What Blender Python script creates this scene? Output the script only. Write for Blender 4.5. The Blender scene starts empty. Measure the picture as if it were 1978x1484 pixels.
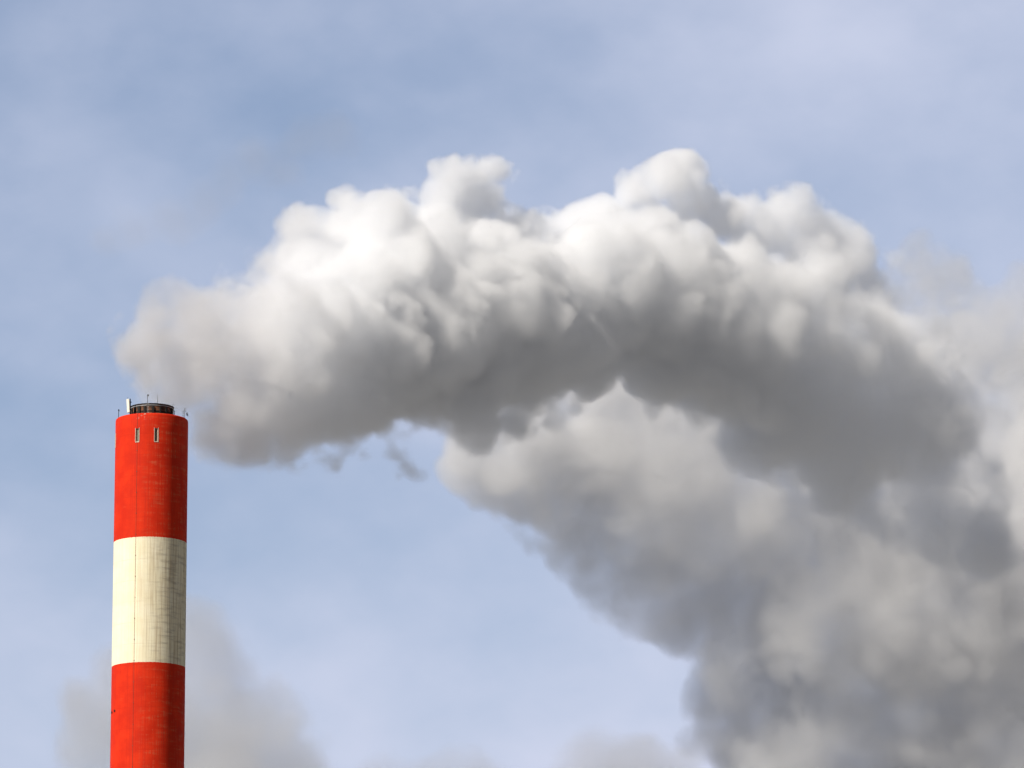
import bpy, bmesh, math, random
import numpy as np
from mathutils import Vector, Matrix

R = math.radians
rng = np.random.default_rng(7)
random.seed(7)
scene = bpy.context.scene
COL = scene.collection

# ------------------------------------------------------------------ camera
CAM_Z = 1.7
PITCH = R(12.3)
FPX = 10900.0                      # focal length in units of a 1978-wide frame
cam_data = bpy.data.cameras.new('camera')
cam = bpy.data.objects.new('camera', cam_data)
COL.objects.link(cam)
cam.location = (0, 0, CAM_Z)
cam.rotation_euler = (R(90) + PITCH, 0, 0)
cam_data.sensor_width = 36
cam_data.lens = 36 * FPX / 1978
cam_data.clip_start = 1
cam_data.clip_end = 60000
scene.camera = cam

# ------------------------------------------------------------------ sun and sky
SUN_AZ = R(180 + 51)               # clockwise from +Y (the view direction): front left
SUN_EL = R(43)
to_sun = Vector((math.sin(SUN_AZ) * math.cos(SUN_EL), math.cos(SUN_AZ) * math.cos(SUN_EL), math.sin(SUN_EL)))
sd = bpy.data.lights.new('sun', 'SUN')
sd.energy = 5.0
sd.angle = R(0.5)
sd.color = (1.0, 0.93, 0.83)
sun = bpy.data.objects.new('sun', sd)
sun.rotation_euler = (-to_sun).to_track_quat('-Z', 'Y').to_euler()
sun.location = to_sun * 1000
COL.objects.link(sun)

world = bpy.data.worlds.new('World')
scene.world = world
world.use_nodes = True


class Nodes:
    """Small builder for a node tree."""
    def __init__(self, tree):
        self.t = tree
        tree.nodes.clear()

    def n(self, kind, ins=None, **props):
        node = self.t.nodes.new(kind)
        for k, v in props.items():
            setattr(node, k, v)
        for k, v in (ins or {}).items():
            s = node.inputs[k]
            if isinstance(v, bpy.types.NodeSocket):
                self.t.links.new(v, s)
            else:
                s.default_value = v
        return node

    def math(self, op, a, b=0.0, c=0.0, clamp=False):
        return self.n('ShaderNodeMath', {0: a, 1: b, 2: c}, operation=op, use_clamp=clamp).outputs[0]

    def vmath(self, op, a, b=(0, 0, 0)):
        node = self.n('ShaderNodeVectorMath', {0: a, 1: b}, operation=op)
        return node.outputs['Value'] if op in ('DOT_PRODUCT', 'LENGTH', 'DISTANCE') else node.outputs[0]

    def ramp(self, x, lo, hi, a=0.0, b=1.0, kind='SMOOTHSTEP'):
        return self.n('ShaderNodeMapRange', {0: x, 1: lo, 2: hi, 3: a, 4: b}, interpolation_type=kind, clamp=True) .outputs[0] if kind == 'LINEAR' else \
            self.n('ShaderNodeMapRange', {0: x, 1: lo, 2: hi, 3: a, 4: b}, interpolation_type=kind).outputs[0]

    def noise(self, vec, scale, detail=4.0, rough=0.5, dist=0.0):
        return self.n('ShaderNodeTexNoise', {'Vector': vec, 'Scale': scale, 'Detail': detail, 'Roughness': rough, 'Distortion': dist}).outputs[0]

    def mix(self, fac, a, b, mode='MIX'):
        node = self.t.nodes.new('ShaderNodeMix')
        node.data_type = 'RGBA'
        node.blend_type = mode
        for s, v in ((node.inputs[0], fac), (node.inputs[6], a), (node.inputs[7], b)):
            if isinstance(v, bpy.types.NodeSocket):
                self.t.links.new(v, s)
            else:
                s.default_value = v if not isinstance(v, tuple) or len(v) == 4 else (*v, 1)
        return node.outputs[2]

    def link(self, a, b):
        self.t.links.new(a, b)


w = Nodes(world.node_tree)
geo = w.n('ShaderNodeTexCoord').outputs['Generated']
sky = w.n('ShaderNodeTexSky', sky_type='NISHITA', sun_disc=False, sun_elevation=SUN_EL, sun_rotation=SUN_AZ,
          altitude=200.0, air_density=1.0, dust_density=1.5, ozone_density=4.5)
# thin high cloud over a clear sky: streaky noise over the sky directions
mp = w.n('ShaderNodeMapping', {'Vector': geo, 'Rotation': (0.2, 0.5, 0.3), 'Scale': (1.0, 1.0, 1.5)}).outputs[0]
c1 = w.noise(mp, 13.0, 4.0, 0.48)
c2 = w.noise(mp, 42.0, 5.0, 0.55)
cc = w.math('MULTIPLY_ADD', c2, 0.32, w.math('SUBTRACT', c1, 0.035))
sep = w.n('ShaderNodeSeparateXYZ', {0: geo})
thin = w.ramp(cc, 0.36, 0.98, 0.35, 0.82)
# the veil thickens towards the horizon and away to the right
thin = w.math('ADD', thin, w.ramp(sep.outputs[2], 0.26, 0.10, 0.0, 0.32))
thin = w.math('ADD', thin, w.ramp(sep.outputs[0], -0.10, 0.12, -0.20, 0.17), clamp=True)
# unseen sky to the right and behind, darkened to deepen the shade
dimside = w.ramp(w.math('MULTIPLY_ADD', sep.outputs[1], -1.2, sep.outputs[0]), -1.03, -0.45)
skyc = w.mix(thin, sky.outputs[0], (5.95, 6.35, 7.9))
skyc = w.mix(w.math('MULTIPLY', dimside, 0.92), skyc, (0.84, 0.90, 1.08))
bg = w.n('ShaderNodeBackground', {'Color': skyc, 'Strength': 0.085})
out = w.n('ShaderNodeOutputWorld')
w.link(bg.outputs[0], out.inputs[0])

scene.view_settings.view_transform = 'Standard'
scene.view_settings.look = 'None'
scene.view_settings.exposure = 0.33
scene.view_settings.gamma = 1.0

scene.render.engine = 'CYCLES'
cy = scene.cycles
cy.max_bounces = 16
cy.volume_bounces = 16
cy.transparent_max_bounces = 64
cy.volume_step_rate = 3.0
cy.volume_max_steps = 512
cy.use_adaptive_sampling = True
cy.adaptive_threshold = 0.04
cy.use_denoising = True
scene.cycles.denoising_prefilter = 'ACCURATE'

# ------------------------------------------------------------------ helpers
YC = 620.0                          # distance of the chimney


def at(px, py, y):
    """Point at forward distance y seen in direction (px, py) of the 1978 x 1484 frame."""
    rx, up = (px - 989) / FPX, (742 - py) / FPX
    f = Vector((0, math.cos(PITCH), math.sin(PITCH)))
    u = Vector((0, -math.sin(PITCH), math.cos(PITCH)))
    d = f + Vector((1, 0, 0)) * rx + u * up
    return Vector((0, 0, CAM_Z)) + d * (y / d.y)


def tag(o, label=None, cat=None, group=None, kind=None):
    for k, v in (('label', label), ('category', cat), ('group', group), ('kind', kind)):
        if v:
            o[k] = v
    return o


def empty(name, loc):
    o = bpy.data.objects.new(name, None)
    o.location = loc
    o.empty_display_size = 0.3
    COL.objects.link(o)
    return o


def obj(name, bm, mat, parent=None, smooth=False):
    me = bpy.data.meshes.new(name)
    if smooth:
        for f in bm.faces:
            f.smooth = True
    bm.normal_update()
    bm.to_mesh(me)
    bm.free()
    if mat:
        me.materials.append(mat)
    o = bpy.data.objects.new(name, me)
    COL.objects.link(o)
    if parent:
        o.parent = parent
    return o


def add_box(bm, size, loc=(0, 0, 0), rot=None, bevel=0.0):
    r = bmesh.ops.create_cube(bm, size=1.0)
    vs = r['verts']
    m = Matrix.Translation(loc) @ (rot.to_4x4() if rot else Matrix.Identity(4)) @ Matrix.Diagonal((*size, 1))
    bmesh.ops.transform(bm, matrix=m, verts=vs)
    if bevel:
        es = list({e for v in vs for e in v.link_edges})
        bmesh.ops.bevel(bm, geom=es, offset=bevel, segments=2, affect='EDGES')


def add_rod(bm, a, b, r0, r1=None, n=10):
    a, b = Vector(a), Vector(b)
    d = b - a
    r1 = r0 if r1 is None else r1
    res = bmesh.ops.create_cone(bm, cap_ends=True, segments=n, radius1=r0, radius2=r1, depth=d.length)
    m = Matrix.Translation((a + b) / 2) @ d.to_track_quat('Z', 'Y').to_matrix().to_4x4()
    bmesh.ops.transform(bm, matrix=m, verts=res['verts'])


def add_ball(bm, c, r, sx=(1, 1, 1)):
    res = bmesh.ops.create_icosphere(bm, subdivisions=2, radius=r)
    bmesh.ops.transform(bm, matrix=Matrix.Translation(c) @ Matrix.Diagonal((*sx, 1)), verts=res['verts'])


def add_lathe(bm, prof, n=96, a0=0.0, a1=2 * math.pi, closed_profile=False):
    full = abs(a1 - a0 - 2 * math.pi) < 1e-6
    k = n if full else n + 1
    rings = []
    for i in range(k):
        a = a0 + (a1 - a0) * i / n
        rings.append([bm.verts.new((r * math.sin(a), -r * math.cos(a), z)) for r, z in prof])
    m = len(prof)
    for i in range(n):
        A, B = rings[i], rings[(i + 1) % k]
        for j in range(m if closed_profile else m - 1):
            j2 = (j + 1) % m
            bm.faces.new((A[j], B[j], B[j2], A[j2]))
    if not full and closed_profile:
        bm.faces.new(rings[0])
        bm.faces.new(list(reversed(rings[-1])))


def mat_plain(name, col, rough=0.6, metal=0.0, var=0.15, scale=6.0):
    m = bpy.data.materials.new(name)
    m.use_nodes = True
    t = Nodes(m.node_tree)
    tc = t.n('ShaderNodeTexCoord').outputs['Object']
    nz = t.noise(tc, scale, 4.0, 0.6)
    f = t.ramp(nz, 0.3, 0.7, 1 - var, 1 + var)
    c = t.mix(1.0, (*col, 1), t.n('ShaderNodeCombineColor', {0: f, 1: f, 2: f}).outputs[0], 'MULTIPLY')
    b = t.n('ShaderNodeBsdfPrincipled', {'Base Color': c, 'Roughness': rough, 'Metallic': metal})
    o = t.n('ShaderNodeOutputMaterial')
    t.link(b.outputs[0], o.inputs[0])
    return m


# ------------------------------------------------------------------ ground
def mat_ground():
    m = bpy.data.materials.new('pale_gravel')
    m.use_nodes = True
    t = Nodes(m.node_tree)
    tc = t.n('ShaderNodeTexCoord').outputs['Object']
    n1 = t.noise(tc, 0.01, 6.0, 0.6)
    n2 = t.noise(tc, 0.6, 6.0, 0.6)
    c = t.mix(t.ramp(n1, 0.4, 0.6), (0.14, 0.14, 0.135), (0.22, 0.22, 0.22))
    c = t.mix(t.ramp(n2, 0.3, 0.7, 0.0, 0.4), c, (0.10, 0.10, 0.095))
    b = t.n('ShaderNodeBsdfPrincipled', {'Base Color': c, 'Roughness': 0.95})
    o = t.n('ShaderNodeOutputMaterial')
    t.link(b.outputs[0], o.inputs[0])
    return m


bm = bmesh.new()
bmesh.ops.create_circle(bm, cap_ends=True, segments=64, radius=25000)
tag(obj('ground', bm, mat_ground()), kind='structure')

# ------------------------------------------------------------------ chimney
top = at(293.5, 812, YC)
CX, TOPZ = top.x, top.z
RT = 70.0 / FPX * math.hypot(YC, TOPZ)     # radius at the rim
TAPER = 0.0008                             # radius gained per metre downwards
BAND = 237 * 0.0594


def rad(z):
    """Shaft radius at local height z (metres above the ground)."""
    return RT + (TOPZ - z) * TAPER


def mat_shaft():
    m = bpy.data.materials.new('painted_concrete')
    m.use_nodes = True
    t = Nodes(m.node_tree)
    tc = t.n('ShaderNodeTexCoord').outputs['Object']
    s = t.n('ShaderNodeSeparateXYZ', {0: tc})
    x, y, z = s.outputs
    ang = t.math('ARCTAN2', x, t.math('MULTIPLY', y, -1.0))      # 0 towards the camera
    # angle unrolled to metres so that stains run vertically
    u = t.math('MULTIPLY', ang, RT)
    uv = t.n('ShaderNodeCombineXYZ', {0: u, 1: z, 2: 0.0}).outputs[0]
    streak_uv = t.n('ShaderNodeCombineXYZ', {0: t.math('MULTIPLY', u, 3.5), 1: t.math('MULTIPLY', z, 0.10), 2: 0.0}).outputs[0]
    fine_uv = t.n('ShaderNodeCombineXYZ', {0: t.math('MULTIPLY', u, 9.0), 1: t.math('MULTIPLY', z, 0.22), 2: 3.0}).outputs[0]
    ring_uv = t.n('ShaderNodeCombineXYZ', {0: t.math('MULTIPLY', u, 0.55), 1: t.math('MULTIPLY', z, 2.6), 2: 7.0}).outputs[0]
    streak = t.noise(streak_uv, 1.0, 4.0, 0.6)
    fine = t.noise(fine_uv, 1.0, 3.0, 0.6)
    ring = t.noise(ring_uv, 1.0, 4.0, 0.6)
    blot = t.noise(uv, 0.45, 5.0, 0.62)
    grain = t.noise(uv, 6.0, 4.0, 0.6)
    # paint bands counted down from the rim
    band = t.math('DIVIDE', t.math('SUBTRACT', TOPZ + 0.0, z), BAND)
    edge = t.math('MULTIPLY', t.math('SUBTRACT', grain, 0.5), 0.010)
    band = t.math('ADD', band, edge)
    odd = t.math('GREATER_THAN', t.math('MODULO', band, 2.0), 1.0)
    # vertical board joints every 15 degrees and pour rings every 2.4 m
    jv = t.math('ABSOLUTE', t.math('SUBTRACT', t.math('FRACT', t.math('MULTIPLY', ang, 24 / (2 * math.pi))), 0.5))
    jv = t.ramp(jv, 0.482, 0.498)
    jv2 = t.math('ABSOLUTE', t.math('SUBTRACT', t.math('FRACT', t.math('MULTIPLY', ang, 96 / (2 * math.pi))), 0.5))
    jv2 = t.ramp(jv2, 0.44, 0.5)
    jh = t.math('ABSOLUTE', t.math('SUBTRACT', t.math('FRACT', t.math('MULTIPLY', z, 1 / 2.37)), 0.5))
    jh = t.math('MULTIPLY', t.ramp(jh, 0.475, 0.496), t.ramp(blot, 0.35, 0.6))
    # red paint
    red = t.mix(t.ramp(blot, 0.35, 0.70), (0.53, 0.020, 0.004), (0.66, 0.032, 0.007))
    red = t.mix(t.ramp(streak, 0.50, 0.70, 0.0, 0.65), red, (0.50, 0.020, 0.007))
    red = t.mix(t.ramp(ring, 0.60, 0.80, 0.0, 0.30), red, (0.66, 0.085, 0.035))
    # worn pale patches on the red, mostly on the camera-right half of the lit side
    side = t.ramp(ang, -0.35, 0.25)
    wear = t.math('MULTIPLY', t.ramp(t.math('MULTIPLY', fine, ring), 0.25, 0.40, 0.0, 0.42), side)
    red = t.mix(wear, red, (0.50, 0.16, 0.075))
    # white paint with run-off stains, strengthened to the right to paint in shade fall-off
    wht = t.mix(t.ramp(blot, 0.35, 0.70), (0.80, 0.73, 0.52), (0.84, 0.78, 0.59))
    st_shade = t.math('MULTIPLY', t.ramp(streak, 0.44, 0.72), t.ramp(ang, -0.55, 0.45, 0.18, 0.85))
    wht = t.mix(t.math('MULTIPLY', st_shade, 0.75), wht, (0.42, 0.30, 0.17))
    fst_shade = t.math('MULTIPLY', t.ramp(fine, 0.44, 0.66), t.ramp(ang, -0.45, 0.5, 0.05, 0.8))
    wht = t.mix(t.math('MULTIPLY', fst_shade, 0.5), wht, (0.36, 0.235, 0.125))
    rst_shade = t.math('MULTIPLY', t.ramp(ring, 0.46, 0.70), t.ramp(ang, -0.3, 0.7, 0.0, 0.9))
    wht = t.mix(t.math('MULTIPLY', rst_shade, 0.55), wht, (0.30, 0.25, 0.185))
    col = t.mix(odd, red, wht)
    joint = t.math('MAXIMUM', t.math('MULTIPLY', jv, 0.42), t.math('MAXIMUM', t.math('MULTIPLY', jv2, 0.10), t.math('MULTIPLY', jh, 0.22)))
    col = t.mix(joint, col, t.mix(odd, (0.30, 0.010, 0.004), (0.25, 0.19, 0.13)))
    # bare patch chipped off just under the rim
    bare = t.math('MULTIPLY', t.ramp(t.noise(uv, 2.2, 4.0, 0.7), 0.57, 0.62), t.ramp(t.math('SUBTRACT', TOPZ + 0.0, z), 0.9, 0.3))
    bare = t.math('MULTIPLY', bare, t.ramp(t.math('ABSOLUTE', t.math('SUBTRACT', ang, -0.18)), 0.28, 0.14))
    col = t.mix(bare, col, (0.42, 0.27, 0.2))
    # plain concrete below the four painted bands
    col = t.mix(t.ramp(band, 4.0, 4.001), col, t.mix(blot, (0.30, 0.28, 0.25), (0.22, 0.21, 0.19)))
    h = t.math('ADD', t.math('MULTIPLY', jv, -0.6), t.math('ADD', t.math('MULTIPLY', jh, -0.5), t.math('MULTIPLY', grain, 0.25)))
    h = t.math('ADD', h, t.math('MULTIPLY', ring, 0.5))
    bump = t.n('ShaderNodeBump', {'Height': h, 'Strength': 0.35, 'Distance': 0.03})
    b = t.n('ShaderNodeBsdfPrincipled', {'Base Color': col, 'Roughness': t.ramp(blot, 0.3, 0.7, 0.62, 0.8), 'Normal': bump.outputs[0], 'Specular IOR Level': 0.1})
    o = t.n('ShaderNodeOutputMaterial')
    t.link(b.outputs[0], o.inputs[0])
    return m


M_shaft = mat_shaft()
M_dark = mat_plain('sooty_steel', (0.010, 0.009, 0.008), 0.9)
M_black = mat_plain('black_void', (0.006, 0.006, 0.006), 0.9)
M_steel = mat_plain('galvanised_steel', (0.42, 0.42, 0.42), 0.45, 0.4)
M_dull = mat_plain('weathered_steel', (0.10, 0.10, 0.10), 0.6, 0.2)
M_white = mat_plain('white_fibreglass', (0.80, 0.77, 0.66), 0.45, 0.0, 0.05)
M_frame = mat_plain('pale_window_frame', (0.66, 0.58, 0.46), 0.6)
M_pane = mat_plain('dusty_window_glass', (0.13, 0.13, 0.09), 0.4)


def mat_flue():
    m = bpy.data.materials.new('soot_stained_brick')
    m.use_nodes = True
    t = Nodes(m.node_tree)
    tc = t.n('ShaderNodeTexCoord').outputs['Object']
    s = t.n('ShaderNodeSeparateXYZ', {0: tc})
    ang = t.math('ARCTAN2', s.outputs[0], t.math('MULTIPLY', s.outputs[1], -1.0))
    uv = t.n('ShaderNodeCombineXYZ', {0: t.math('MULTIPLY', ang, 2.4), 1: s.outputs[2], 2: 0.0}).outputs[0]
    br = t.n('ShaderNodeTexBrick', {'Vector': uv, 'Color1': (0.20, 0.075, 0.028, 1), 'Color2': (0.11, 0.045, 0.02, 1), 'Mortar': (0.07, 0.05, 0.035, 1),
                                    'Scale': 1.0, 'Brick Width': 0.5, 'Row Height': 0.22, 'Mortar Size': 0.012})
    blot = t.noise(uv, 1.6, 5.0, 0.65)
    c = t.mix(t.ramp(blot, 0.45, 0.62, 0.0, 0.9), br.outputs[0], (0.02, 0.013, 0.010))
    b = t.n('ShaderNodeBsdfPrincipled', {'Base Color': c, 'Roughness': 0.85})
    o = t.n('ShaderNodeOutputMaterial')
    t.link(b.outputs[0], o.inputs[0])
    return m


M_flue = mat_flue()

chimney = empty('chimney', (CX, YC, 0))
tag(chimney, 'tall round concrete chimney in red and white bands with smoke leaving its top', 'chimney')

# shaft: one lathed skin with real window openings cut as inset faces
WINZ0, WINZ1 = TOPZ - 3.27, TOPZ - 1.72
WIN_ANG = [R(-19.5), R(10.8), R(-109.5), R(-79.2)]
WHALF = 0.205                                  # half width of an opening, metres


def polar(r, a, z):
    return Vector((r * math.sin(a), -r * math.cos(a), z))


angs = set()
for k in range(144):
    angs.add(round(-math.pi + k * 2 * math.pi / 144, 5))
wedges = []
for a in WIN_ANG:
    a = (a + math.pi) % (2 * math.pi) - math.pi
    d = WHALF / RT
    wedges.append((round(a - d, 5), round(a + d, 5)))
angs = {a for a in angs if not any(l - 0.012 < a < h + 0.012 for l, h in wedges)}
for l, h in wedges:
    angs |= {l, h}
angs = sorted(angs)
zs = [0.0]
z = 10.0
while z < WINZ0 - 5:
    zs.append(z)
    z += 10.0
zs += [WINZ0, WINZ1, TOPZ - 0.22]
bm = bmesh.new()
grid = [[bm.verts.new(polar(rad(z), a, z)) for a in angs] for z in zs]
grid.append([bm.verts.new(polar(RT - 0.03, a, TOPZ - 0.08)) for a in angs])
grid.append([bm.verts.new(polar(RT - 0.12, a, TOPZ)) for a in angs])
grid.append([bm.verts.new(polar(RT - 0.55, a, TOPZ)) for a in angs])
grid.append([bm.verts.new(polar(RT - 0.55, a, TOPZ - 0.5)) for a in angs])
iz0 = zs.index(WINZ0)
N = len(angs)
holes = {}
for j in range(len(grid) - 1):
    for i in range(N):
        i2 = (i + 1) % N
        if j == iz0 and any(abs(angs[i] - l) < 1e-6 and abs(angs[i2] - h) < 1e-6 for l, h in wedges):
            holes[(i, i2)] = True
            # reveal: four inner faces of the opening, 0.35 m deep
            o4 = [bm.verts.new(v.co) for v in (grid[j][i], grid[j][i2], grid[j + 1][i2], grid[j + 1][i])]
            i4 = [bm.verts.new((v.co.x * (1 - 0.35 / RT), v.co.y * (1 - 0.35 / RT), v.co.z)) for v in o4]
            for q in range(4):
                q2 = (q + 1) % 4
                bm.faces.new((o4[q], o4[q2], i4[q2], i4[q]))
            continue
        bm.faces.new((grid[j][i], grid[j][i2], grid[j + 1][i2], grid[j + 1][i]))
for f in bm.faces:
    c = f.calc_center_median()
    f.smooth = c.z < TOPZ - 0.6 and not (WINZ0 - .01 < c.z < WINZ1 + .01 and math.hypot(c.x, c.y) < RT - 0.05)
bmesh.ops.recalc_face_normals(bm, faces=bm.faces)
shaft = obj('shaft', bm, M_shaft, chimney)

# roof slab between the rim and the flue
bm = bmesh.new()
add_lathe(bm, [(RT - 0.56, -0.5), (2.3, -0.42)], 96)
roof_slab = obj('roof_slab', bm, M_dark, chimney)
roof_slab.location.z = TOPZ

# windows: frame, glass
for l, h in wedges:
    a = (l + h) / 2
    rin = RT - 0.14
    m = Matrix.Translation(polar(rin, a, (WINZ0 + WINZ1) / 2)) @ Matrix.Rotation(a, 4, 'Z')
    H = WINZ1 - WINZ0
    wd = 2 * WHALF * rin / RT - 0.012
    bm = bmesh.new()
    fw = 0.045
    for sx in (-1, 1):
        add_box(bm, (fw, 0.10, H - 0.012), (sx * (wd - fw) / 2, 0, 0))
    for sz in (-1, 1):
        add_box(bm, (wd - 2 * fw - 0.004, 0.094, fw), (0, 0, sz * (H - 0.012 - fw) / 2))
    fr = obj('window', bm, M_frame, chimney)
    fr.matrix_local = m
    bm = bmesh.new()
    add_box(bm, (wd - 2 * fw - 0.01, 0.02, H - 2 * fw - 0.02), (0, 0.02, 0))
    obj('pane', bm, M_pane, fr)
    # pale surround standing just proud of the wall
    bm = bmesh.new()
    po = RT - rin
    hw = WHALF + 0.02
    for sx in (-1, 1):
        add_box(bm, (0.04, 0.05, H + 0.08), (sx * hw, -po - 0.006, 0))
    add_box(bm, (2 * hw - 0.044, 0.05, 0.06), (0, -po - 0.006, -H / 2 - 0.02))
    obj('sill', bm, M_frame, fr)

# brick flue with its hoop and the posts of the gallery round it
FR, FH = 41 / 70 * RT, 1.38
bm = bmesh.new()
add_lathe(bm, [(FR, -0.4), (FR, FH), (FR - 0.25, FH), (FR - 0.25, -0.4)], 96, closed_profile=True)
flue = obj('flue', bm, M_flue, chimney)
flue.location.z = TOPZ
bm = bmesh.new()
add_lathe(bm, [(FR + 0.004, FH - 0.17), (FR + 0.05, FH - 0.17), (FR + 0.05, FH - 0.10), (FR + 0.004, FH - 0.10)], 96, closed_profile=True)
obj('hoop', bm, M_steel, flue)
bm = bmesh.new()
add_lathe(bm, [(FR - 0.28, FH + 0.003), (FR + 0.09, FH + 0.003), (FR + 0.09, FH + 0.07), (FR - 0.28, FH + 0.07)], 96, closed_profile=True)
obj('cap', bm, M_dark, flue)
bm = bmesh.new()
add_lathe(bm, [(FR + 0.004, 0.52), (FR + 0.03, 0.52), (FR + 0.03, 0.64), (FR + 0.004, 0.64)], 96, closed_profile=True)
obj('hoop', bm, M_dark, flue)
for deg, wd in ((-62, .16), (-48, .20), (-33, .34), (-16, .26), (6, .22), (26, .14), (44, .16), (66, .16), (95, .16), (120, .16), (150, .16), (180, .16), (210, .16), (240, .16), (270, .16)):
    a = R(deg)
    bm = bmesh.new()
    add_box(bm, (wd, 0.10, FH - 0.2), (0, 0, 0))
    p = obj('post', bm, M_dark, flue)
    p.matrix_local = Matrix.Translation(polar(FR + 0.09, a, (FH - 0.2) / 2 - 0.02)) @ Matrix.Rotation(a, 4, 'Z')
# the dark bore inside the flue
bm = bmesh.new()
add_lathe(bm, [(FR - 0.26, 0.2), (0.01, 0.2)], 64)
obj('bore', bm, M_black, flue)

# lightning conductor down the shaft
bm = bmesh.new()
a = R(-19.5)
for z0, z1 in ((TOPZ - 60, WINZ0 - 0.12), (WINZ1 + 0.1, TOPZ + 0.01)):
    add_rod(bm, polar(rad(z0) + 0.015, a, z0), polar(rad(z1) + 0.015, a, z1), 0.013, n=6)
z0 = WINZ0 - 1.0
while z0 > TOPZ - 58:
    add_box(bm, (0.10, 0.05, 0.05), polar(rad(z0) + 0.02, a, z0), Matrix.Rotation(a, 3, 'Z'))
    z0 -= 2.37
obj('conductor_cable', bm, mat_plain('tarred_cable', (0.22, 0.07, 0.04), 0.7), chimney)

# two small dark vent pipes low on the left of the lower red band
for du in (0.0, 0.27):
    a = math.asin(-0.945) + du / RT / 0.33
    z0 = at(220, 1380, YC).z + du * 0.25
    bm = bmesh.new()
    add_rod(bm, polar(rad(z0) - 0.1, a, z0), polar(rad(z0) + 0.08, a, z0 - 0.02), 0.12, n=14)
    obj('vent_pipe', bm, M_black, chimney, smooth=False)


# ------------------------------------------------------------------ aerials and rods on the rim
def on_rim(px, depth_sign=-1, r=None):
    """Point on the rim circle at the picture offset px (1978 units), near side by default."""
    r = RT - 0.25 if r is None else r
    x = (px - 293.5) / 70 * RT
    x = max(-r, min(r, x))
    y = depth_sign * math.sqrt(max(0.0, r * r - x * x))
    return Vector((CX + x, YC + y, TOPZ))


# white panel antenna
loc = on_rim(253, -1, RT - 0.9)
pa = empty('panel_antenna', loc)
tag(pa, 'white upright panel antenna leaning slightly beside the brown flue', 'antenna')
tilt = Matrix.Rotation(R(-4), 3, 'Y') @ Matrix.Rotation(R(-25), 3, 'Z')
bm = bmesh.new()
add_box(bm, (0.33, 0.16, 1.55), (-0.17, -0.1, 1.18), tilt, bevel=0.03)
obj('radome', bm, M_white, pa)
bm = bmesh.new()
add_rod(bm, (0.10, 0.03, -0.1), (0.03, 0.03, 2.02), 0.055)
obj('pole', bm, M_dark, pa)
for z in (0.72, 1.62):
    bm = bmesh.new()
    add_box(bm, (0.30, 0.10, 0.09), (-0.02, -0.0, z))
    add_ball(bm, (0.12, 0.03, z), 0.07)
    obj('bracket', bm, M_dark, pa)
bm = bmesh.new()
add_rod(bm, (-0.22, -0.1, 1.96), (-0.23, -0.1, 2.15), 0.02)
obj('tip', bm, M_dark, pa)

# obstruction light mast with step irons in front of the flue
loc = on_rim(288.5, -1, RT - 0.45)
lm = empty('obstruction_light', loc)
tag(lm, 'thin mast with step irons and small round lamp before the flue centre', 'light mast')
bm = bmesh.new()
add_rod(bm, (0, 0, -0.05), (0, 0, 2.02), 0.032)
obj('mast', bm, M_dull, lm)
for k in range(7):
    bm = bmesh.new()
    add_box(bm, (0.24, 0.04, 0.035), (0.05, 0, 0.12 + k * 0.17))
    obj('step_iron', bm, M_steel, lm)
bm = bmesh.new()
add_ball(bm, (0.05, 0, 2.10), 0.10, (1, 1, 1))
add_rod(bm, (0, 0, 1.98), (0.05, 0, 2.05), 0.04)
obj('lamp', bm, M_dark, lm)

# lightning rods: thin spikes
bmr = bmesh.new()
add_rod(bmr, (0, 0, -0.1), (0, 0, 1.9), 0.03, 0.016, 8)
add_box(bmr, (0.12, 0.12, 0.12), (0, 0, 0.0), bevel=0.01)
r1 = obj('lightning_rod', bmr, M_dull)
r1.location = Vector((CX + (301 - 293.5) / 70 * RT, YC + 1.2, TOPZ + 0.75))
r1.location.y = YC + math.sqrt(FR * FR - (r1.location.x - CX) ** 2) - 0.12
r1.location.z = TOPZ + FH + 0.07
tag(r1, 'tallest thin lightning rod rising behind the middle of the flue top', 'lightning rod', 'lightning rods on the chimney top')
r2 = r1.copy()
COL.objects.link(r2)
r2.location = Vector((CX + FR - 0.05, YC + 0.1, TOPZ + FH - 0.9))
r2.scale = (0.9, 0.9, 0.85)
tag(r2, 'thin lightning rod at the shaded edge of the flue', 'lightning rod', 'lightning rods on the chimney top')

# short rod with ball on the sunny rim
loc = on_rim(231, -1, RT - 0.1)
sr = empty('rod_sensor', loc)
tag(sr, 'short dark rod with small ball on the sunlit end of the rim', 'rod')
bm = bmesh.new()
add_rod(bm, (0, 0, -0.25), (0, 0, 0.80), 0.035)
obj('rod', bm, M_dark, sr)
bm = bmesh.new()
add_ball(bm, (0, 0, 0.83), 0.085)
add_box(bm, (0.2, 0.04, 0.04), (0.06, 0, 0.74))
obj('ball', bm, M_dark, sr)

# mast with small dish on the shaded rim
loc = on_rim(357.5, -1, RT - 0.2)
am = empty('aerial_mast', loc)
tag(am, 'small mast carrying a dark dish and short dipoles on the shaded rim', 'aerial')
bm = bmesh.new()
add_rod(bm, (0, 0, -0.3), (0, 0, 1.15), 0.03)
add_rod(bm, (-0.17, 0.1, -0.2), (-0.17, 0.1, 0.95), 0.018)
add_rod(bm, (0.13, 0.1, 0.75), (0.13, 0.1, 1.25), 0.018)
add_box(bm, (0.34, 0.03, 0.03), (-0.03, 0.05, 0.80))
obj('mast', bm, M_dull, am)
for k in range(4):
    bm = bmesh.new()
    add_box(bm, (0.2, 0.03, 0.03), (-0.16, 0, 0.12 + k * 0.22))
    obj('dipole', bm, M_dull, am)
bm = bmesh.new()
prof = [(0.02, 0.0), (0.12, 0.02), (0.19, 0.08), (0.21, 0.16), (0.17, 0.16), (0.02, 0.14)]
add_lathe(bm, prof, 24)
dish = obj('dish', bm, M_dark, am, smooth=True)
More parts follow.
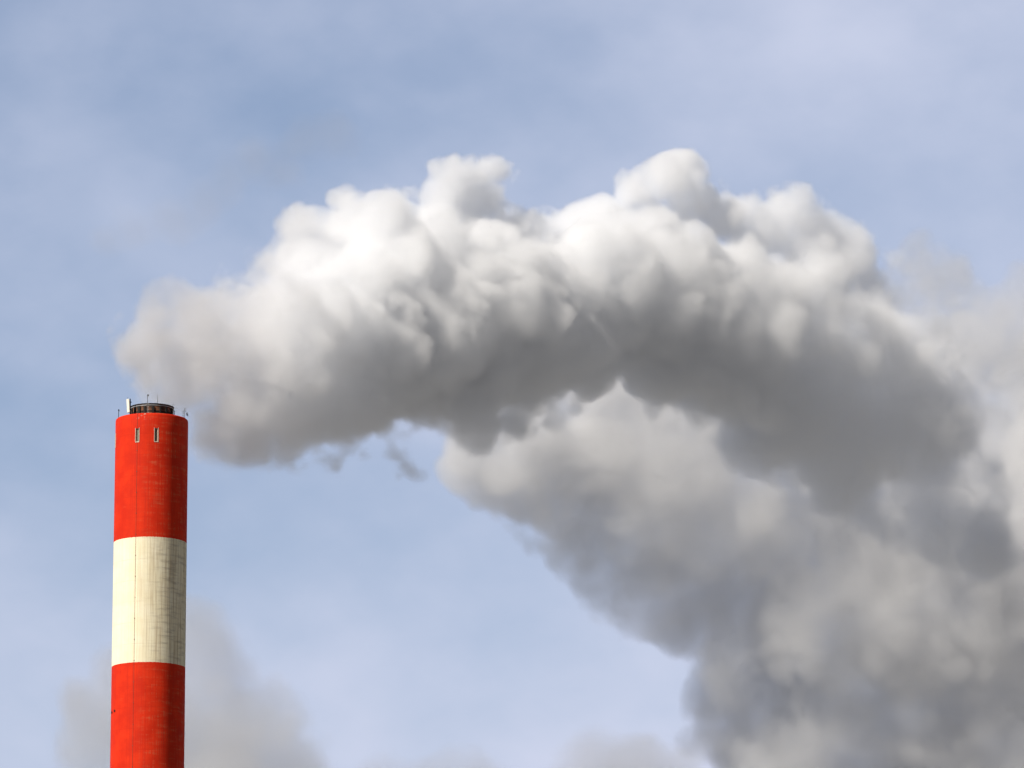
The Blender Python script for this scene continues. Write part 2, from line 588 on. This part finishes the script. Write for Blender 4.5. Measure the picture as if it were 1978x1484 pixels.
dish.matrix_local = Matrix.Translation((0.20, -0.05, 0.42)) @ Matrix.Rotation(R(75), 4, 'Y')


# ------------------------------------------------------------------ smoke
def lattice_noise(shape, vox, wave, seed):
    """Smooth random field (about -1..1) over a voxel box: a random lattice of spacing `wave` metres, cubic B-spline interpolated."""
    g = np.random.default_rng(seed)
    out = None
    mats = []
    dims = []
    for n in shape:
        L = n * vox / wave
        k = int(L) + 5
        off = g.random()
        t = np.arange(n) * vox / wave + off
        i = np.floor(t).astype(int)
        f = (t - i)[:, None]
        wts = np.concatenate([(1 - f) ** 3 / 6, (3 * f ** 3 - 6 * f ** 2 + 4) / 6, (-3 * f ** 3 + 3 * f ** 2 + 3 * f + 1) / 6, f ** 3 / 6], 1)
        m = np.zeros((n, k + 1), np.float32)
        for q in range(4):
            m[np.arange(n), i + q] += wts[:, q]
        mats.append(m)
        dims.append(k + 1)
    lat = g.normal(0, 1, dims).astype(np.float32)
    lat = np.tensordot(mats[2], lat, (1, 2))          # z, x, y
    lat = np.tensordot(mats[1], lat, (1, 2))          # y, z, x
    out = np.tensordot(mats[0], lat, (1, 2))          # x, y, z
    return (out / (out.std() * 2.0)).astype(np.float32)


def smoke_density(blobs, lo, hi, vox, seed, warp, billow, soft, thick=None, grow=0.5):
    """Density 0..1 on a voxel box from soft-edged balls (x, y, z, r): domain warp, then rounded billows added to the depth below the surface."""
    shape = tuple(int(math.ceil((hi[i] - lo[i]) / vox)) + 1 for i in range(3))
    ax = [np.float32(lo[i]) + np.arange(shape[i], dtype=np.float32) * np.float32(vox) for i in range(3)]
    X = np.broadcast_to(ax[0][:, None, None], shape).astype(np.float32)
    Y = np.broadcast_to(ax[1][None, :, None], shape).astype(np.float32)
    Z = np.broadcast_to(ax[2][None, None, :], shape).astype(np.float32)
    s = seed
    for wave, amp in warp:
        X = X + amp * lattice_noise(shape, vox, wave, s + 1)
        Y = Y + amp * lattice_noise(shape, vox, wave, s + 2)
        Z = Z + amp * lattice_noise(shape, vox, wave, s + 3)
        s += 3
    marg = sum(a for _, a in warp) * 2.0 + 2.0
    D = np.full(shape, -6.0, np.float32)
    for (x, y, z, r) in blobs:
        sl = []
        for c, i in ((x, 0), (y, 1), (z, 2)):
            a = max(0, int((c - r - marg - lo[i]) / vox))
            b = min(shape[i], int((c + r + marg - lo[i]) / vox) + 2)
            sl.append(slice(a, b))
        sl = tuple(sl)
        if any(q.stop <= q.start for q in sl):
            continue
        d = r - np.sqrt((X[sl] - x) ** 2 + (Y[sl] - y) ** 2 + (Z[sl] - z) ** 2)
        # smooth union
        k = 0.6
        h = np.clip(0.5 + 0.5 * (d - D[sl]) / k, 0, 1)
        D[sl] = D[sl] * (1 - h) + d * h + k * h * (1 - h)
    del X, Y, Z
    near = np.clip((D + 1.9) / 1.6, 0, 1)                # no stray puffs away from the body
    for wave, amp in billow:
        s += 1
        D += near * amp * (2 * np.abs(lattice_noise(shape, vox, wave, s)) - 0.75)
    D += grow
    wid = soft(ax, shape)
    t = np.clip(D / wid, 0, 1)
    rho = t * t * (3 - 2 * t)
    if thick is not None:
        rho = rho * thick(ax)
    return rho.astype(np.float32), shape


def mat_smoke(name, dens, col, aniso, noise_scale, noise_amp, fresh=None):
    m = bpy.data.materials.new(name)
    m.use_nodes = True
    t = Nodes(m.node_tree)
    at_ = t.n('ShaderNodeAttribute', attribute_name='density')
    tc = t.n('ShaderNodeTexCoord').outputs['Object']
    nz = t.noise(tc, noise_scale, 4.0, 0.62)
    rho_ = at_.outputs['Fac']
    # fine detail eats into thin smoke: nothing grows where there is none
    e = t.math('MULTIPLY_ADD', t.math('SUBTRACT', nz, 0.5), noise_amp, t.math('MULTIPLY', rho_, 1.8))
    d = t.math('MULTIPLY', t.ramp(e, 0.05, 0.6), rho_)
    d = t.math('MULTIPLY', d, dens)
    c = (*col, 1)
    if fresh:
        # young smoke next to the flue still carries soot: greyer for the first metres of its way
        fcol, fx0, fx1 = fresh
        xx = t.n('ShaderNodeSeparateXYZ', {0: tc}).outputs[0]
        c = t.mix(t.ramp(t.math('MULTIPLY_ADD', nz, 6.0, xx), fx0 + 3, fx1 + 3), (*fcol, 1), c)
    v = t.n('ShaderNodeVolumePrincipled', {'Color': c, 'Density': d, 'Anisotropy': aniso, 'Density Attribute': ''})
    o = t.n('ShaderNodeOutputMaterial')
    t.link(v.outputs[0], o.inputs['Volume'])
    return m


def mat_veil():
    """The outermost skin of droplets: almost clear."""
    m = bpy.data.materials.new('thin_vapour')
    m.use_nodes = True
    t = Nodes(m.node_tree)
    d = t.n('ShaderNodeBsdfTranslucent', {'Color': (0.9, 0.9, 0.9, 1)})
    c = t.n('ShaderNodeBsdfTransparent')
    x = t.n('ShaderNodeMixShader', {0: 0.004, 1: c.outputs[0], 2: d.outputs[0]})
    o = t.n('ShaderNodeOutputMaterial')
    t.link(x.outputs[0], o.inputs[0])
    return m


M_veil = mat_veil()


def smoke_object(name, rho, shape, lo, vox, mat, hull_vox=1.2, hull_at=0.25):
    """The cloud's thin outer skin as a mesh (the thing) and, under it, the fog volume that fills it. The density values
    travel to the volume's geometry nodes in a generated float picture, one texel per voxel."""
    n = rho.size
    hi = [lo[i] + (shape[i] - 1) * vox for i in range(3)]
    W = 4096
    rows = (n + W - 1) // W
    img = bpy.data.images.new(name + '_density', W, rows, alpha=False, float_buffer=True, is_data=True)
    px = np.zeros((rows * W, 4), np.float32)
    px[:n, 0] = rho.transpose(2, 1, 0).ravel()                     # x runs fastest
    img.pixels.foreach_set(px.ravel())
    img.update()
    base = Vector(((lo[0] + hi[0]) / 2, (lo[1] + hi[1]) / 2, lo[2]))
    vol = bpy.data.volumes.new('vapour')
    o = bpy.data.objects.new('vapour', vol)
    COL.objects.link(o)
    vol.materials.append(mat)
    L = Vector(lo) - base
    H = Vector(hi) - base
    ng = bpy.data.node_groups.new(name, 'GeometryNodeTree')
    ng.interface.new_socket('Geometry', in_out='INPUT', socket_type='NodeSocketGeometry')
    ng.interface.new_socket('Geometry', in_out='OUTPUT', socket_type='NodeSocketGeometry')
    g = Nodes(ng)
    gout = g.n('NodeGroupOutput')
    g.n('NodeGroupInput')
    pos = g.n('GeometryNodeInputPosition').outputs[0]
    q = g.vmath('DIVIDE', g.vmath('SUBTRACT', pos, tuple(L)), (vox, vox, vox))
    q = g.vmath('FLOOR', g.vmath('ADD', q, (0.5, 0.5, 0.5)))
    sp = g.n('ShaderNodeSeparateXYZ', {0: q})
    f2i = lambda v: g.n('FunctionNodeFloatToInt', {0: v}, rounding_mode='ROUND').outputs[0]
    im = lambda op, a, b: g.n('FunctionNodeIntegerMath', {0: a, 1: b}, operation=op).outputs[0]
    idx = im('ADD', f2i(sp.outputs[0]), im('MULTIPLY', shape[0], im('ADD', f2i(sp.outputs[1]), im('MULTIPLY', shape[1], f2i(sp.outputs[2])))))
    u = g.math('DIVIDE', g.math('ADD', im('MODULO', idx, W), 0.5), float(W))
    v = g.math('DIVIDE', g.math('ADD', im('DIVIDE', idx, W), 0.5), float(rows))
    uv = g.n('ShaderNodeCombineXYZ', {0: u, 1: v, 2: 0.0}).outputs[0]
    it = g.n('GeometryNodeImageTexture', {'Image': img, 'Vector': uv}, interpolation='Closest', extension='EXTEND')
    r = g.n('FunctionNodeSeparateColor', {0: it.outputs[0]}).outputs[0]
    vc = g.n('GeometryNodeVolumeCube', {'Density': r, 'Background': 0.0, 'Min': tuple(L), 'Max': tuple(H),
                                        'Resolution X': shape[0], 'Resolution Y': shape[1], 'Resolution Z': shape[2]})
    sm = g.n('GeometryNodeSetMaterial', {'Geometry': vc.outputs[0], 'Material': mat})
    g.link(sm.outputs[0], gout.inputs[0])
    md = o.modifiers.new('fog', 'NODES')
    md.node_group = ng

    # skin: the same field contoured once into a plain mesh
    hg = bpy.data.node_groups.new(name + '_skin', 'GeometryNodeTree')
    hg.interface.new_socket('Geometry', in_out='INPUT', socket_type='NodeSocketGeometry')
    hg.interface.new_socket('Geometry', in_out='OUTPUT', socket_type='NodeSocketGeometry')
    h = Nodes(hg)
    hout = h.n('NodeGroupOutput')
    oi = h.n('GeometryNodeObjectInfo', {'Object': o}, transform_space='ORIGINAL')
    vm = h.n('GeometryNodeVolumeToMesh', {'Volume': oi.outputs['Geometry'], 'Threshold': hull_at, 'Voxel Size': hull_vox}, resolution_mode='VOXEL_SIZE')
    h.link(vm.outputs[0], hout.inputs[0])
    tmp = bpy.data.objects.new('tmp', bpy.data.meshes.new('tmp'))
    COL.objects.link(tmp)
    tmp.modifiers.new('skin', 'NODES').node_group = hg
    dg = bpy.context.evaluated_depsgraph_get()
    dg.update()
    me = bpy.data.meshes.new_from_object(tmp.evaluated_get(dg))
    bpy.data.objects.remove(tmp)
    me.name = name
    # keep only the main body of the skin: drop islands of a few faces
    bm = bmesh.new()
    bm.from_mesh(me)
    bm.verts.ensure_lookup_table()
    seen, parts = set(), []
    for v0 in bm.verts:
        if v0.index in seen:
            continue
        stack, isl = [v0], []
        seen.add(v0.index)
        while stack:
            c = stack.pop()
            isl.append(c)
            for e in c.link_edges:
                w2 = e.other_vert(c)
                if w2.index not in seen:
                    seen.add(w2.index)
                    stack.append(w2)
        parts.append(isl)
    big = max((len(p) for p in parts), default=0)
    bmesh.ops.delete(bm, geom=[x for p in parts if len(p) < big for x in p], context='VERTS')
    for f in bm.faces:
        f.smooth = True
    bm.to_mesh(me)
    bm.free()
    me.materials.clear()
    me.materials.append(M_veil)
    t = bpy.data.objects.new(name, me)
    t.location = base
    COL.objects.link(t)
    o.parent = t
    print(name, shape, n, 'skin', len(me.polygons), 'islands', len(parts), flush=True)
    return t


def spread(prim, kids, rfrac, seed, up=0.0, front=-9.0):
    """Smaller balls budding from the surface of each primary ball, as billows do."""
    g = np.random.default_rng(seed)
    out_ = []
    for (x, y, z, r) in prim:
        for _ in range(kids):
            v = g.normal(0, 1, 3)
            v[2] += up
            v[1] = max(v[1], front)
            v /= np.linalg.norm(v)
            rr = r * g.uniform(*rfrac)
            d = r * g.uniform(0.80, 0.98)
            out_.append((x + v[0] * d, y + v[1] * d, z + v[2] * d, rr))
    return out_


def balls(rows):
    res = []
    for px, py, rp, dy in rows:
        p = at(px, py, YC + dy)
        res.append((p.x, p.y, p.z, rp * 0.0583 * (YC + dy) / YC))
    return res


def box_of(bl, pad):
    a = np.array(bl)
    lo = (a[:, :3] - a[:, 3:4]).min(0) - pad
    hi = (a[:, :3] + a[:, 3:4]).max(0) + pad
    return [float(v) for v in lo], [float(v) for v in hi]


# the plume leaves the flue, is bent over by the wind, rolls away to the right, then sinks
def drift(px):
    return 8.0 * min(1, max(0, (px - 290) / 110)) + 75.0 * max(0.0, (px - 420) / 1400)


body = [(295, 796, 44, 0.3), (294, 768, 54, 2.2), (316, 768, 56, 4), (284, 742, 64, 3), (280, 705, 68, 3), (298, 665, 85, 4), (345, 635, 105, 2), (395, 700, 155, 2), (350, 640, 100, 1), (255, 690, 62, 3), (400, 800, 78, 5), (470, 805, 82, 4), (560, 800, 85, 4),
        (450, 700, 162, 2), (520, 690, 175, 1), (600, 690, 185, 0), (690, 680, 185, 0), (780, 650, 200, 0), (870, 630, 195, 0),
        (960, 620, 190, 0), (1050, 620, 170, 0), (1050, 750, 70, 2), (1150, 560, 165, 0), (1240, 580, 180, 0), (1330, 620, 190, 0), (1420, 640, 200, 0),
        (1510, 700, 200, 0), (1590, 760, 210, 0), (1660, 830, 200, 0), (1730, 890, 185, 0), (1790, 920, 165, 0), (1860, 900, 85, 0), (1720, 720, 150, 0), (1790, 790, 130, 0), (1130, 690, 95, 0), (1250, 735, 95, 0), (1350, 760, 100, 0), (1440, 775, 105, 0), (1530, 830, 110, 0), (1850, 1000, 120, 4), (1930, 1050, 90, 8)]
lobes = [(400, 600, 72, 0), (470, 585, 82, 4), (550, 550, 85, 6), (600, 452, 54, 13), (558, 500, 62, 11), (682, 452, 64, 13), (740, 470, 74, 11), (640, 500, 78, 10),
         (820, 480, 88, 9), (880, 445, 74, 8), (866, 392, 68, 9), (898, 352, 70, 9), (930, 326, 60, 9), (940, 380, 66, 9), (980, 445, 76, 10), (1050, 455, 76, 11), (1120, 432, 68, 11), (1180, 460, 64, 11),
         (1236, 348, 72, 9), (1295, 362, 76, 9), (1335, 388, 70, 9), (1370, 425, 76, 10), (1250, 430, 90, 9), (1440, 450, 86, 11), (1490, 432, 86, 12), (1540, 455, 102, 12), (1600, 470, 95, 11), (1560, 530, 110, 9), (1630, 530, 105, 10), (1670, 590, 95, 9),
         (540, 590, 74, -9), (590, 620, 80, -11), (690, 620, 66, -12), (745, 680, 75, -12), (800, 560, 70, -7), (870, 490, 72, -4), (910, 500, 66, -5), (935, 570, 72, -9), (1060, 620, 72, -11),
         (1000, 800, 65, 2), (1070, 815, 42, 2), (1400, 770, 75, -4), (1330, 740, 80, -5), (1480, 800, 90, -5), (1790, 640, 60, 8), (1840, 600, 40, 8)]
put = lambda rows: balls([(x, y, r, d + drift(x)) for x, y, r, d in rows])
body, lobes = put(body), put(lobes)
wr = np.random.default_rng(41)
wisps = [(250, 690, 44, 0), (238, 650, 28, 0)]
for (xa, ya, xb, yb) in ((420, 868, 468, 912), (455, 872, 500, 890), (520, 868, 560, 896), (600, 868, 690, 945), (640, 868, 705, 925), (690, 872, 745, 912), (735, 870, 785, 902)):
    for q in range(9):
        f = q / 8
        wisps.append((xa + (xb - xa) * f + wr.normal() * 3, ya + (yb - ya) * f + wr.normal() * 3, 30 - 17 * f, wr.normal() * 1.0))
wisps = put(wisps)
front = body + lobes + wisps + spread(body[12:], 4, (0.26, 0.42), 11, 0.3, -0.2) + spread(lobes, 2, (0.4, 0.6), 12)
lo, hi = [-51.0, 600.0, 118.0], [72.0, 724.0, 187.0]
VOX = 0.32


def front_soft(ax, shape):
    # crisp billows above, ragged soft edge below and over the flue
    z = ax[2][None, None, :]
    x = ax[0][:, None, None]
    zc = at(900, 660, YC).z
    x0, x1, x2 = at(430, 0, YC).x, at(1200, 0, YC + 45).x, at(1700, 0, YC + 75).x
    below = np.clip((zc - z) / 6.0, 0, 1)
    young = np.clip((x0 - x) / 6.0, 0, 1)
    old = np.clip((x - x1) / (x2 - x1), 0, 1)
    return (1.6 + np.maximum(np.maximum(1.9 * below, 0.6 * young), 2.0 * old)).astype(np.float32)


def front_thick(ax):
    # thin and young over the flue, thinning again as it ages to the right
    x = ax[0][:, None, None]
    z = ax[2][None, None, :]
    x0, x1, x2, x3 = at(260, 0, YC).x, at(680, 0, YC).x, at(1350, 0, YC + 55).x, at(1800, 0, YC + 80).x
    z0, z1 = at(293, 790, YC).z, at(293, 560, YC).z
    zb = at(500, 885, YC).z
    tl = np.clip((x - x0) / (x1 - x0), 0, 1)
    shape = (ax[0].size, ax[1].size, ax[2].size)
    mott = lattice_noise(shape, VOX, 2.6, 901) + 0.7 * lattice_noise(shape, VOX, 1.2, 902)
    told = np.clip((x - x2) / (x3 - x2), 0, 1)
    big = lattice_noise(shape, VOX, 5.5, 903) + 0.6 * lattice_noise(shape, VOX, 2.4, 904)
    mott = np.clip(1.0 + mott * (1.1 - 0.75 * tl) + 0.9 * told * big, 0.12, 2.2)
    return mott * (0.26 + 0.74 * tl * tl) * np.clip((z - zb) / 2.5, 0.14, 1) * (1 - 0.72 * np.clip((x - x2) / (x3 - x2), 0, 1))


rho, shp = smoke_density(front, lo, hi, VOX, 100, [(16.0, 1.6), (7.0, 0.8), (3.2, 0.40), (1.5, 0.22)], [(9.0, 0.9), (4.6, 0.95), (2.5, 0.62), (1.35, 0.40), (0.75, 0.25)], front_soft, front_thick, -0.3)
mid_x = lo[0] + (shp[0] - 1) * VOX / 2
M_smoke = mat_smoke('dense_steam', 0.55, (0.955, 0.961, 0.972), 0.2, 1.0, 1.35,
                    ((0.84, 0.838, 0.848), at(300, 0, YC).x - mid_x, at(660, 0, YC).x - mid_x))
plume = smoke_object('smoke_plume', rho, shp, lo, VOX, M_smoke)
tag(plume, 'thick white and grey smoke plume bending away from the chimney top', 'smoke plume')

# older smoke sunk below and behind: a broad paler bank down to the lower right
bank = balls([(x, y, r, d + 170) for x, y, r, d in [(1020, 810, 100, -4), (1130, 840, 120, -2), (1250, 830, 130, 0), (1360, 830, 130, 2), (1300, 900, 130, 0), (1190, 745, 110, 4), (1120, 770, 100, 2), (1290, 770, 100, 4), (1450, 860, 120, 4), (1560, 910, 110, 4), (940, 855, 100, 5), (905, 800, 85, 0), (1100, 690, 115, 4), (1290, 710, 125, 6), (1440, 780, 130, 8), (1550, 830, 130, 8), (1640, 890, 130, 8), (1010, 700, 90, 4), (1000, 770, 90, 0), (1120, 790, 110, 0), (1240, 800, 120, 0), (960, 850, 85, 5), (1020, 900, 110, 5), (1100, 930, 130, 8), (1200, 920, 150, 10), (1310, 960, 160, 6), (1180, 1030, 110, 12), (1290, 1090, 140, 12), (1420, 1020, 170, 8),
              (1390, 1160, 130, 14), (1530, 1090, 190, 10), (1500, 1240, 170, 14), (1440, 1330, 110, 18), (1460, 1430, 115, 20), (1540, 1260, 95, 2), (1650, 1200, 210, 12), (1620, 1400, 190, 18),
              (1760, 1060, 220, 14), (1800, 1250, 230, 16), (1790, 1430, 220, 20), (1930, 1130, 220, 18), (1960, 1330, 230, 20), (1980, 1500, 220, 22),
              (1830, 700, 130, 30), (1900, 630, 100, 34), (1850, 575, 75, 34), (1800, 560, 70, 34), (1960, 660, 120, 32), (1985, 600, 70, 32), (2050, 620, 110, 32), (1930, 800, 140, 28), (1990, 900, 150, 24), (1800, 850, 150, 26), (1760, 590, 75, 36), (2050, 700, 150, 30),
              (2060, 1000, 200, 20), (2080, 1250, 230, 20), (1150, 800, 70, 8), (1560, 1560, 190, 20), (1780, 1600, 220, 20), (2000, 1650, 220, 20)]])
bank += spread(bank, 3, (0.28, 0.5), 21)
lo, hi = box_of(bank, 4.0)
hi[0] = min(hi[0], at(2150, 0, YC + 170).x)
lo[2] = max(lo[2], at(0, 1600, YC + 170).z)


def bank_soft(ax, shape):
    return np.float32(3.8)


def bank_thick(ax):
    shape = (ax[0].size, ax[1].size, ax[2].size)
    xa, xb = at(900, 0, YC + 170).x, at(1250, 0, YC + 170).x
    full = 1.0 + 0.9 * np.clip((xb - ax[0][:, None, None]) / (xb - xa), 0, 1)
    return full * np.clip(1.0 + 0.45 * lattice_noise(shape, 0.5, 6.0, 911) + 0.35 * lattice_noise(shape, 0.5, 2.6, 912), 0.15, 2.4)


rho, shp = smoke_density(bank, lo, hi, 0.5, 300, [(18.0, 2.4), (8.0, 1.4), (3.6, 0.8)], [(9.0, 1.6), (4.6, 1.5), (2.5, 1.0), (1.3, 0.6)], bank_soft, bank_thick)
M_bank = mat_smoke('drifting_smoke', 0.14, (0.862, 0.866, 0.876), 0.3, 0.8, 1.2)
o = smoke_object('smoke_bank', rho, shp, lo, 0.5, M_bank, 1.6)
tag(o, 'broad pale grey bank of drifting smoke hanging below and behind the dark plume', 'smoke')


# a faint brownish trail left hanging in the air above the plume
trail = balls([(200, 450, 40, 60), (250, 425, 50, 60), (320, 395, 55, 60), (390, 365, 58, 60), (450, 335, 62, 60), (510, 305, 66, 60), (570, 280, 62, 60), (630, 268, 48, 60), (670, 275, 35, 60), (560, 330, 60, 60)])
lo, hi = box_of(trail, 4.0)
rho, shp = smoke_density(trail, lo, hi, 0.6, 800, [(12.0, 1.8), (5.0, 1.0)], [(5.0, 1.0), (2.4, 0.6)], lambda ax, shape: np.float32(3.5))
o = smoke_object('smoke_wisp', rho, shp, lo, 0.6, mat_smoke('faint_smoke', 0.03, (0.80, 0.77, 0.74), 0.3, 0.4, 0.8), 1.6)
tag(o, 'faint brownish wisp of smoke hanging in the blue sky above the plume', 'smoke')


def far_balls(rows, y):
    res = []
    for px, py, rp in rows:
        p = at(px, py, y)
        res.append((p.x, p.y + random.uniform(-1, 1) * rp * 0.02, p.z, rp * 0.0583 * y / YC))
    return res


def far_cloud(label, rows, y, seed, dens, col):
    k = y / YC
    b = far_balls([(x, yy, r + 16) for x, yy, r in rows], y)
    b += spread(b, 4, (0.3, 0.5), seed)
    lo, hi = box_of(b, 4.0 * k)
    lo[2] = max(lo[2], at(0, 1600, y).z)
    rho, shp = smoke_density(b, lo, hi, 0.9 * k, seed, [(18.0 * k, 2.4 * k), (8.0 * k, 1.4 * k), (3.6 * k, 0.7 * k)], [(9.0 * k, 1.5 * k), (4.0 * k, 1.2 * k), (2.0 * k, 0.7 * k)],
                             lambda ax, shape: np.float32(4.0 * k))
    o = smoke_object('cloud', rho, shp, lo, 0.9 * k, mat_smoke('grey_cloud', dens, col, 0.3, 0.4 / k, 0.6), 2.2 * k)
    return tag(o, label, 'cloud')


far_cloud('soft grey cloud heaped low behind the red foot of the chimney',
          [(420, 1270, 90), (470, 1330, 100), (380, 1370, 130), (520, 1420, 130), (560, 1370, 80), (440, 1450, 160), (590, 1490, 90), (220, 1440, 95), (190, 1400, 55), (300, 1460, 110), (180, 1500, 80), (400, 1560, 160), (560, 1560, 120)],
          1500.0, 500, 0.055, (0.79, 0.793, 0.805))
far_cloud('low grey cloud top rising barely above the bottom edge at the middle',
          [(760, 1490, 60), (820, 1500, 60), (700, 1520, 60), (880, 1510, 65), (1000, 1520, 70), (1080, 1490, 62), (1140, 1480, 62), (1200, 1510, 75), (1290, 1540, 60), (950, 1550, 70), (820, 1560, 90), (1100, 1560, 90)],
          1500.0, 600, 0.05, (0.79, 0.793, 0.81))
